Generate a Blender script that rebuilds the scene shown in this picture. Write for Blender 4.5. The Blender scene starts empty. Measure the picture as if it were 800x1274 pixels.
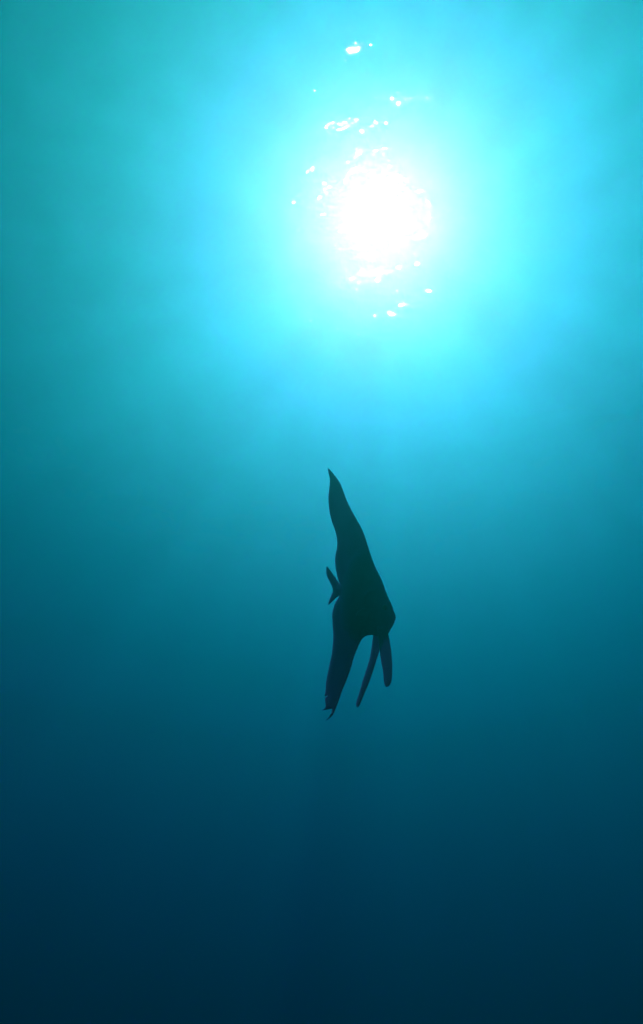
import bpy, math, random
import numpy as np
from mathutils import Vector, Matrix
from mathutils.geometry import delaunay_2d_cdt

random.seed(7)
rng = np.random.default_rng(11)
S = bpy.context.scene
C = S.collection
R = math.radians

# ---------------------------------------------------------------- camera
SUN_ELEV = 75.7          # apparent height of the sun seen through the surface
PITCH = 55.2             # camera looks up from 8 m below the surface
cam_d = bpy.data.cameras.new('camera')
cam = bpy.data.objects.new('camera', cam_d)
C.objects.link(cam)
cam.location = (0, 0, -8)
cam.rotation_euler = (R(90 + PITCH), 0, 0)
cam_d.sensor_fit = 'HORIZONTAL'
cam_d.sensor_width = 36
cam_d.lens = 38.25
cam_d.clip_start = 0.05
cam_d.clip_end = 2000
S.camera = cam

# ---------------------------------------------------------------- sky, sun, exposure
SUN_AZ = 21.3            # degrees to the right of straight ahead (+Y)
W = bpy.data.worlds.new('World')
S.world = W
W.use_nodes = True
nt = W.node_tree
bg = nt.nodes['Background']
sky = nt.nodes.new('ShaderNodeTexSky')
sky.sky_type = 'NISHITA'
sky.sun_disc = False
sky.air_density = 0.2          # thin, clear tropical air: a darker sky round a high sun
sky.ozone_density = 0.4
sky.sun_elevation = R(SUN_ELEV)
sky.sun_rotation = R(SUN_AZ)
nt.links.new(sky.outputs[0], bg.inputs[0])
bg.inputs[1].default_value = 0.05

sun_d = bpy.data.lights.new('sun', 'SUN')
sun_d.energy = 5.0
sun_d.angle = R(0.5)
sun_d.color = (1.0, 0.98, 0.87)
sun = bpy.data.objects.new('sun', sun_d)
C.objects.link(sun)
to_sun = Vector((math.cos(R(SUN_ELEV)) * math.sin(R(SUN_AZ)), math.cos(R(SUN_ELEV)) * math.cos(R(SUN_AZ)), math.sin(R(SUN_ELEV))))
sun.rotation_euler = to_sun.to_track_quat('Z', 'Y').to_euler()
sun.location = to_sun * 30

S.view_settings.view_transform = 'Standard'
S.view_settings.look = 'None'
S.view_settings.exposure = 2.44
S.view_settings.gamma = 1
S.cycles.volume_bounces = 0
S.cycles.use_adaptive_sampling = False
S.cycles.max_bounces = 6
S.cycles.caustics_refractive = False
S.cycles.caustics_reflective = False
S.cycles.sample_clamp_indirect = 4


# ---------------------------------------------------------------- helpers
def new_mat(name):
    m = bpy.data.materials.new(name)
    m.use_nodes = True
    m.node_tree.nodes.clear()
    N = m.node_tree.nodes
    out = N.new('ShaderNodeOutputMaterial')
    return m, N, m.node_tree.links, out


def mesh_obj(name, verts, faces, mat, parent=None, smooth=True):
    me = bpy.data.meshes.new(name)
    me.from_pydata([tuple(v) for v in verts], [], faces)
    if smooth:
        me.polygons.foreach_set('use_smooth', [True] * len(me.polygons))
    me.materials.append(mat)
    me.update()
    o = bpy.data.objects.new(name, me)
    C.objects.link(o)
    o.parent = parent
    return o


def grid_obj(name, xs, ys, z, mat):
    nx, ny = len(xs), len(ys)
    X, Y = np.meshgrid(xs, ys)
    co = np.stack([X, Y, z], -1).reshape(-1, 3).astype(np.float32)
    me = bpy.data.meshes.new(name)
    me.vertices.add(nx * ny)
    me.vertices.foreach_set('co', co.ravel())
    i, j = np.meshgrid(np.arange(nx - 1), np.arange(ny - 1))
    a = (j * nx + i).ravel()
    q = np.stack([a, a + 1, a + 1 + nx, a + nx], -1)
    nf = len(q)
    me.loops.add(nf * 4)
    me.polygons.add(nf)
    me.polygons.foreach_set('loop_start', np.arange(nf) * 4)
    me.polygons.foreach_set('loop_total', np.full(nf, 4))
    me.loops.foreach_set('vertex_index', q.ravel())
    me.polygons.foreach_set('use_smooth', np.ones(nf, bool))
    me.update(calc_edges=True)
    me.validate()
    me.materials.append(mat)
    o = bpy.data.objects.new(name, me)
    C.objects.link(o)
    return o


# ---------------------------------------------------------------- the sea: surface
def spaced(lo, hi, step, far):
    core = list(np.arange(lo, hi + step / 2, step))
    s, x = step, hi
    right = []
    while x < far:
        s *= 1.12
        x += s
        right.append(x)
    s, x = step, lo
    left = []
    while x > -far:
        s *= 1.12
        x -= s
        left.append(x)
    return np.array(left[::-1] + core + right)


m, N, L, out = new_mat('rippled_water')
def layer(kind, rough):
    g = N.new('ShaderNodeBsdfGlass')
    g.inputs['IOR'].default_value = 1.25
    g.inputs['Roughness'].default_value = rough
    return g


tr = N.new('ShaderNodeBsdfTransparent')
fine = layer('glass', 0.77)        # wind ripples finer than the mesh
calm = layer('glass', 0.09)       # smooth facets of the larger waves
m1 = N.new('ShaderNodeMixShader'); m1.inputs[0].default_value = 0.47
m2 = N.new('ShaderNodeMixShader'); m2.inputs[0].default_value = 0.13
fr = N.new('ShaderNodeLayerWeight')      # clear overhead, more and more of a mirror towards the horizon
fr.inputs['Blend'].default_value = 0.5
up = N.new('ShaderNodeCombineXYZ'); up.inputs[2].default_value = 1
L.new(up.outputs[0], fr.inputs['Normal'])
# the finest ripples scatter about the level surface: its normal, on the side one looks from
geo = N.new('ShaderNodeNewGeometry')
sgn = N.new('ShaderNodeMath'); sgn.operation = 'MULTIPLY_ADD'; sgn.inputs[1].default_value = -2; sgn.inputs[2].default_value = 1
lev = N.new('ShaderNodeCombineXYZ')
L.new(geo.outputs['Backfacing'], sgn.inputs[0])
L.new(sgn.outputs[0], lev.inputs[2])
L.new(lev.outputs[0], fine.inputs['Normal'])
mxm = N.new('ShaderNodeMapRange')
mxm.interpolation_type = 'SMOOTHSTEP'
mxm.inputs[1].default_value = 0.0
mxm.inputs[2].default_value = 0.6
mxm.inputs[3].default_value = 0.22
mxm.inputs[4].default_value = 1.0
L.new(fr.outputs['Facing'], mxm.inputs[0])
L.new(mxm.outputs[0], m2.inputs[0])
# patchy transmission: noise in the transparent colour imitates wave-focused sunlight and its shafts
cn = N.new('ShaderNodeTexNoise'); cn.inputs['Scale'].default_value = 2.5; cn.inputs['Detail'].default_value = 4
cc = N.new('ShaderNodeTexCoord')
cm = N.new('ShaderNodeMapRange')
cm.inputs[1].default_value = 0.38; cm.inputs[2].default_value = 0.62
cm.inputs[3].default_value = 0.7; cm.inputs[4].default_value = 1.0
L.new(cc.outputs['Object'], cn.inputs['Vector'])
L.new(cn.outputs[0], cm.inputs[0])
L.new(cm.outputs[0], tr.inputs['Color'])
L.new(fine.outputs[0], m1.inputs[1])
L.new(calm.outputs[0], m1.inputs[2])
L.new(tr.outputs[0], m2.inputs[1])
L.new(m1.outputs[0], m2.inputs[2])
L.new(m2.outputs[0], out.inputs[0])
xs = spaced(-1.3, 2.7, 0.008, 190)
ys = spaced(-0.4, 4.2, 0.008, 190)
X, Y = np.meshgrid(xs, ys)
SX, SY = np.meshgrid(np.gradient(xs), np.gradient(ys))
sp = np.maximum(SX, SY)
Z = np.zeros_like(X)
gust = 0.75 + 0.45 * np.sin(X * 1.9 + 1.3 * np.sin(Y * 1.1)) * np.sin(Y * 2.3 + 0.8 * np.sin(X * 1.7 + 2))
# small gusts roughen the surface here and there
patch = np.zeros_like(X)
for k in range(70):
    px, py, pr = rng.uniform(-2.5, 4), rng.uniform(-1, 5), rng.uniform(0.03, 0.11)
    patch += np.exp(-((X - px) ** 2 + (Y - py) ** 2) / pr ** 2)
for k in range(110):
    lam = math.exp(rng.uniform(math.log(0.045), math.log(4.0)))
    ang = math.pi / 2 + rng.normal(0, 0.42 if lam > 0.4 else 0.6)
    slope = 0.085 * (0.7 + 0.6 * rng.random()) * (0.75 if lam < 0.12 else 0.85 if lam < 0.6 else 0.4)
    kk = 2 * math.pi / lam
    ph = rng.uniform(0, 2 * math.pi)
    fade = np.clip(lam / (2.5 * sp) - 1, 0, 1)
    u = X * math.cos(ang) + Y * math.sin(ang)
    v = Y * math.cos(ang) - X * math.sin(ang)
    s = np.sin(kk * u + ph + 1.1 * np.sin(kk * 0.23 * v + k) + 0.5 * np.sin(kk * 0.31 * u + 2 * k))
    Z += fade * slope / kk * s * (1 + 1.2 * patch if lam < 0.14 else gust if lam < 0.6 else 1)
surf = grid_obj('water_surface', xs, ys, Z, m)
surf['kind'] = 'structure'
surf['label'] = 'rippled underside of the sea surface with white sun glitter'

# ---------------------------------------------------------------- the sea: bed far below
m, N, L, out = new_mat('pale_sand')
b = N.new('ShaderNodeBsdfPrincipled')
n1 = N.new('ShaderNodeTexNoise'); n1.inputs['Scale'].default_value = 0.3
cr = N.new('ShaderNodeValToRGB')
cr.color_ramp.elements[0].color = (0.22, 0.19, 0.14, 1)
cr.color_ramp.elements[1].color = (0.38, 0.34, 0.27, 1)
tc = N.new('ShaderNodeTexCoord')
L.new(tc.outputs['Object'], n1.inputs['Vector'])
L.new(n1.outputs[0], cr.inputs[0])
L.new(cr.outputs[0], b.inputs['Base Color'])
b.inputs['Roughness'].default_value = 0.9
L.new(b.outputs[0], out.inputs[0])
gx = np.linspace(-190, 190, 160)
X, Y = np.meshgrid(gx, gx)
bed = grid_obj('seabed', gx, gx, -34 + 0.8 * np.sin(X * 0.05 + 1) * np.cos(Y * 0.04) + 0.25 * np.sin(X * 0.31 + np.sin(Y * .2)) , m)
bed['kind'] = 'structure'

# ---------------------------------------------------------------- the sea: the water itself
m, N, L, out = new_mat('clear_sea_water')
EXT = np.array((0.42, 0.48, 0.236))      # extinction per metre
SCAT = np.array((0.0002, 0.471, 0.0555))  # scattered part of it
va = N.new('ShaderNodeVolumePrincipled')
dens = max(SCAT.max() / 0.995, EXT.max())
va.inputs['Density'].default_value = dens
va.inputs['Color'].default_value = (*(SCAT / dens), 1)
va.inputs['Absorption Color'].default_value = (*((1 - np.clip((EXT - SCAT) / (dens - SCAT), 0, 1)) ** 2), 1)
va.inputs['Anisotropy'].default_value = 0.66
L.new(va.outputs[0], out.inputs['Volume'])
v = [(x, y, z) for z in (-36.5, 0.9) for y in (-200, 200) for x in (-200, 200)]
hz = mesh_obj('haze', v, [(0, 2, 3, 1), (4, 5, 7, 6), (0, 1, 5, 4), (1, 3, 7, 5), (3, 2, 6, 7), (2, 0, 4, 6)], m, smooth=False)
hz['kind'] = 'stuff'
hz['label'] = 'clear blue green sea water glowing around the sun'

# ---------------------------------------------------------------- the batfish
BODY = [ (-0.074,0.2745,1), (-0.0637,0.2615), (-0.0474,0.2361), (-0.0394,0.2179), (-0.0287,0.1882), (-0.0151,0.1599), (0.0008,0.129), (0.0092,0.1063), (0.0183,0.0764), (0.0274,0.0524), (0.0377,0.0309), (0.0467,0.0051), (0.0499,-0.0028), (0.0559,-0.0156), (0.0582,-0.0237), (0.0614,-0.0313), (0.062,-0.0369,1), (0.0584,-0.0445), (0.0514,-0.0526), (0.0458,-0.0583), (0.0358,-0.0597), (0.0266,-0.0587), (0.0173,-0.0552), (0.0062,-0.0541), (-0.0022,-0.0563), (-0.0085,-0.0621), (-0.0143,-0.0711), (-0.0215,-0.0832), (-0.0275,-0.0976), (-0.035,-0.1118), (-0.0453,-0.1278), (-0.0528,-0.1418), (-0.0603,-0.156), (-0.0661,-0.1639), (-0.0733,-0.168), (-0.0826,-0.1709,1), (-0.0742,-0.1663), (-0.0693,-0.1607), (-0.0676,-0.1552,1), (-0.0733,-0.1552), (-0.0899,-0.1557,1), (-0.0822,-0.1523), (-0.0813,-0.1472), (-0.0825,-0.1384), (-0.0765,-0.1344,1), (-0.084,-0.1349,1), (-0.0813,-0.126), (-0.0797,-0.1124), (-0.0744,-0.0931), (-0.0682,-0.0736), (-0.0653,-0.0558), (-0.0641,-0.0408), (-0.0652,-0.0238), (-0.0661,-0.0071), (-0.063,0.0043), (-0.0583,0.013), (-0.0499,0.0227,1), (-0.0582,0.0197), (-0.0675,0.0137), (-0.0743,0.0109,1), (-0.0737,0.0164), (-0.069,0.025), (-0.0649,0.0314), (-0.0648,0.0388), (-0.0705,0.0501), (-0.0779,0.0643), (-0.0787,0.0747), (-0.0772,0.0812,1), (-0.0671,0.0681), (-0.0578,0.0558), (-0.0496,0.0435,1), (-0.0545,0.0591), (-0.0583,0.0773), (-0.0587,0.0891), (-0.0573,0.099), (-0.0535,0.1134), (-0.0544,0.1294), (-0.0586,0.1442), (-0.0674,0.1683), (-0.0718,0.1916), (-0.073,0.2143), (-0.071,0.2273), (-0.0691,0.247), (-0.0723,0.2622) ]
PELVIC_A = [ (0.0141,-0.0375), (0.0328,-0.0435), (0.028,-0.0616), (0.0225,-0.0776), (0.0171,-0.0897), (0.0096,-0.1058), (0.0006,-0.1238), (-0.0096,-0.1395), (-0.0177,-0.1531), (-0.0217,-0.158), (-0.0251,-0.1576), (-0.0266,-0.1522), (-0.0211,-0.1401), (-0.0131,-0.1221), (-0.0056,-0.1059), (0.0019,-0.0896), (0.0069,-0.0706), (0.0104,-0.0513) ]
PELVIC_B = [ (0.0326,-0.0459), (0.0508,-0.0506), (0.0535,-0.0622), (0.0556,-0.0735), (0.0575,-0.0886), (0.0584,-0.1096), (0.0568,-0.1277), (0.0541,-0.1357), (0.0492,-0.1393), (0.0443,-0.1384), (0.042,-0.1318), (0.041,-0.1153), (0.0385,-0.1021), (0.0359,-0.083), (0.0341,-0.0649) ]


def catmull(pts, n=4):
    """Smooth closed outline through the points; a third value 1 keeps that corner sharp."""
    o = []
    k = len(pts)
    for i in range(k):
        p1, p2 = pts[i], pts[(i + 1) % k]
        p0 = p1 if len(p1) > 2 else pts[i - 1]
        p3 = p2 if len(p2) > 2 else pts[(i + 2) % k]
        for j in range(n):
            t = j / n
            q = []
            for a in (0, 1):
                q.append(0.5 * (2 * p1[a] + (p2[a] - p0[a]) * t + (2 * p0[a] - 5 * p1[a] + 4 * p2[a] - p3[a]) * t * t + (3 * p1[a] - p0[a] - 3 * p2[a] + p3[a]) * t ** 3))
            o.append(q)
    return np.array(o)


def edge_dist(P, poly):
    a = poly; b = np.roll(poly, -1, 0)
    d = b - a
    ll = (d ** 2).sum(1) + 1e-12
    r = np.full(len(P), 9.0)
    for i in range(len(a)):
        t = np.clip(((P - a[i]) @ d[i]) / ll[i], 0, 1)
        r = np.minimum(r, np.linalg.norm(P - a[i] - t[:, None] * d[i], axis=1))
    return r


def inside(P, poly):
    x, z = P[:, 0], P[:, 1]
    c = np.zeros(len(P), bool)
    k = len(poly)
    for i in range(k):
        x1, z1 = poly[i]; x2, z2 = poly[(i + 1) % k]
        if z1 == z2:
            continue
        c ^= ((z1 > z) != (z2 > z)) & (x < (x2 - x1) * (z - z1) / (z2 - z1) + x1)
    return c


def solid_from_outline(name, pts, step, half, bend, mat, parent, base=0.0):
    """A closed two-sided body: half(x, z, d) is the half thickness, bend(x, z) shifts the mid surface sideways."""
    poly = catmull(pts)
    lo, hi = poly.min(0), poly.max(0)
    gx, gz = np.meshgrid(np.arange(lo[0], hi[0], step), np.arange(lo[1], hi[1], step * 0.87))
    gx = gx + (np.arange(gx.shape[0]) % 2)[:, None] * step / 2
    P = np.stack([gx.ravel(), gz.ravel()], -1)
    P = P[inside(P, poly)]
    P = P[edge_dist(P, poly) > step * 0.45]
    n0 = len(poly)
    allp = [Vector((float(a), float(b))) for a, b in np.concatenate([poly, P])]
    v, e, f, *_ = delaunay_2d_cdt(allp, [], [list(range(n0))], 1, 1e-7)
    V = np.array([(p.x, p.y) for p in v])
    d = edge_dist(V, poly)
    t = half(V[:, 0], V[:, 1], d)
    rim = d < 1e-6
    t[rim] = 0.0
    off = bend(V[:, 0], V[:, 1])
    verts = [(V[i, 0] - 0.906 * off[i], base + off[i] + t[i], V[i, 1] + 0.626 * off[i]) for i in range(len(V))]
    back = {}
    for i in range(len(V)):
        if rim[i]:
            back[i] = i
        else:
            back[i] = len(verts)
            verts.append((V[i, 0] - 0.906 * off[i], base + off[i] - t[i], V[i, 1] + 0.626 * off[i]))
    faces = []
    for tri in f:
        a = list(tri)
        if len(set(a)) < 3:
            continue
        faces.append(a[::-1])
        if not all(rim[i] for i in a):
            faces.append([back[i] for i in a])
    o = mesh_obj(name, verts, faces, mat, parent)
    return o


# dusky fish skin: small scales, faint bars, matt
m, N, L, out = new_mat('dusky_fish_skin')
b = N.new('ShaderNodeBsdfPrincipled')
tc = N.new('ShaderNodeTexCoord')
n1 = N.new('ShaderNodeTexNoise'); n1.inputs['Scale'].default_value = 28; n1.inputs['Detail'].default_value = 6
wv = N.new('ShaderNodeTexWave'); wv.inputs['Scale'].default_value = 3.2; wv.inputs['Distortion'].default_value = 1.5
wv.bands_direction = 'X'
ma = N.new('ShaderNodeMix'); ma.data_type = 'FLOAT'; ma.inputs[0].default_value = 0.45
cr = N.new('ShaderNodeValToRGB')
cr.color_ramp.elements[0].position = 0.3
cr.color_ramp.elements[0].color = (0.08, 0.11, 0.2, 1)
cr.color_ramp.elements[1].position = 0.75
cr.color_ramp.elements[1].color = (0.2, 0.27, 0.42, 1)
L.new(tc.outputs['Object'], n1.inputs['Vector'])
L.new(tc.outputs['Object'], wv.inputs['Vector'])
L.new(n1.outputs[0], ma.inputs[2])
L.new(wv.outputs['Fac'], ma.inputs[3])
L.new(ma.outputs[0], cr.inputs[0])
L.new(cr.outputs[0], b.inputs['Base Color'])
vo = N.new('ShaderNodeTexVoronoi'); vo.inputs['Scale'].default_value = 420
bp = N.new('ShaderNodeBump'); bp.inputs['Strength'].default_value = 0.35; bp.inputs['Distance'].default_value = 0.0006
L.new(tc.outputs['Object'], vo.inputs['Vector'])
L.new(vo.outputs['Distance'], bp.inputs['Height'])
L.new(bp.outputs[0], b.inputs['Normal'])
b.inputs['Roughness'].default_value = 0.42
b.inputs['Subsurface Weight'].default_value = 0.09     # light glows through the thin fins
b.inputs['Subsurface Radius'].default_value = (0.6, 0.8, 1.0)
b.inputs['Subsurface Scale'].default_value = 0.06
L.new(b.outputs[0], out.inputs[0])
skin = m

m, N, L, out = new_mat('fish_eye_ring')
b = N.new('ShaderNodeBsdfPrincipled')
b.inputs['Base Color'].default_value = (0.35, 0.33, 0.22, 1)
b.inputs['Roughness'].default_value = 0.25
L.new(b.outputs[0], out.inputs[0])
iris = m
m, N, L, out = new_mat('fish_pupil')
b = N.new('ShaderNodeBsdfPrincipled')
b.inputs['Base Color'].default_value = (0.008, 0.008, 0.01, 1)
b.inputs['Roughness'].default_value = 0.08
L.new(b.outputs[0], out.inputs[0])
pupil_m = m

# the fish's own axes: x towards the mouth, z towards the dorsal tip
fish = bpy.data.objects.new('batfish', None)
C.objects.link(fish)
fish.empty_display_size = 0.1
ex = Vector((0.741, -0.5804, -0.3377)); ez = Vector((0.0, -0.5029, 0.8643)); ez.normalize()
ex = (ex - ez * ex.dot(ez)).normalized(); ey = ez.cross(ex)
fish.matrix_world = Matrix(((ex.x, ey.x, ez.x, 0), (ex.y, ey.y, ez.y, 0), (ex.z, ey.z, ez.z, 0), (0, 0, 0, 1)))
fish.location = (0.0733, 0.8141, -7.1078)
fish.scale = (1.1, 1.1, 1.1)
fish['label'] = 'dark batfish with tall dorsal fin and trailing pelvic fins, swimming below the sun glow'
fish['category'] = 'fish'


def body_half(x, z, d):
    # deep disc of the trunk, blunt head in front, thin tail stalk behind
    u = (x - 0.008) / np.where(x > 0.008, 0.058, 0.054)
    w = (z + 0.004) / np.where(z > -0.004, 0.098, 0.062)
    r = np.clip(1 - u * u - w * w, 0, 1)
    t = 0.0165 * r ** 0.9
    e = np.clip(d / 0.024, 0, 1)
    t = t * (e * (2 - e)) ** 0.75
    # scaly bases of the fins thin out towards their tips and edges
    base = np.clip(1 - (np.abs(z + 0.004) - 0.05) / 0.2, 0.25, 1)
    fin = 0.0033 * base * np.clip(d / 0.010, 0, 1) ** 0.8 + 0.0003
    # soft fin rays
    ang = np.arctan2(z - 0.01, x - 0.03)
    ray = 0.0006 * np.sin(ang * 120 + z * 40) * np.clip((np.abs(z) - 0.06) / 0.03, 0, 1) * np.clip(d / 0.004, 0, 1)
    tail = (x < -0.05) & (np.abs(z - 0.045) < 0.045)
    ray = np.where(tail, 0.0003 * np.sin((z - 0.036) * 2200 / (1 + (-0.045 - x) * 30)) * np.clip(d / 0.003, 0, 1), ray)
    # gill cover
    gx, gz = x - 0.030, z + 0.012
    rr = np.sqrt(gx * gx + (gz * 0.75) ** 2)
    gill = 0.0009 * np.exp(-((rr - 0.017) / 0.0022) ** 2) * (gx < 0.004) * (t > 0.003)
    return np.maximum(t + fin * np.clip(1 - t / 0.012, 0.2, 1) + gill, fin * 0.8 + ray)


def body_bend(x, z):
    # fins sway a little out of the flat plane
    up = np.clip(z - 0.10, 0, None)
    dn = np.clip(-0.08 - z, 0, None)
    tl = np.clip(-0.048 - x, 0, None) * (np.abs(z - 0.045) < 0.05)
    return 0.5 * up ** 1.8 - 0.35 * dn ** 1.6 + 0.0016 * np.sin(z * 55 + x * 30) * np.clip((np.abs(z) - 0.09) / 0.05, 0, 1) + 0.25 * tl


body = solid_from_outline('body', BODY, 0.0026, body_half, body_bend, skin, fish)


def fin_half(x, z, d):
    top = np.clip((z + 0.075) / 0.03, 0, 1)
    return (0.0016 + 0.0022 * top) * np.clip(d / 0.006, 0, 1) ** 0.7 + 0.0002 + 0.00025 * np.sin(x * 1500 + z * 500) * np.clip(d / 0.003, 0, 1)


for pts, side in ((PELVIC_A, 1), (PELVIC_B, -1)):
    solid_from_outline('pelvic_fin', pts, 0.0018, fin_half, lambda x, z, s=side: 0 * x + 0.0015 * np.sin(z * 40), skin, fish, 0.009 * side)

# pectoral fins, small and rounded, one on each flank
PEC = [(0.026, -0.018), (0.018, -0.014), (0.006, -0.013), (-0.004, -0.018), (-0.006, -0.026), (0.0, -0.032), (0.012, -0.033), (0.022, -0.029), (0.027, -0.024)]
for s in (1, -1):
    solid_from_outline('pectoral_fin', PEC, 0.0016, lambda x, z, d: 0.0009 * np.clip(d / 0.003, 0, 1) ** 0.7 + 0.0002 + 0.0002 * np.sin((z + 0.024) * 1500 / (1 + (0.03 - x) * 20)) * np.clip(d / 0.002, 0, 1),
                       lambda x, z, s=s: s * 0.22 * np.clip(0.026 - x, 0, None), skin, fish, 0.0135 * s)


def ball(name, c, r, flat, mat, parent, seg=20):
    v, f = [], []
    for i in range(seg // 2 + 1):
        a = math.pi * i / (seg // 2)
        for j in range(seg):
            t = 2 * math.pi * j / seg
            v.append((c[0] + r * math.sin(a) * math.cos(t), c[1] + r * flat * math.cos(a), c[2] + r * math.sin(a) * math.sin(t)))
    for i in range(seg // 2):
        for j in range(seg):
            k = (j + 1) % seg
            f.append((i * seg + j, i * seg + k, (i + 1) * seg + k, (i + 1) * seg + j))
    return mesh_obj(name, v, f, mat, parent)


for s in (1, -1):
    h = float(body_half(np.array([0.047]), np.array([-0.019]), np.array([0.010]))[0])
    eye = ball('eye', (0.047, s * (h - 0.0008), -0.019), 0.0042, 0.55, iris, fish)
    ball('pupil', (0.047, s * (h + 0.0002), -0.019), 0.0026, 0.6, pupil_m, eye)
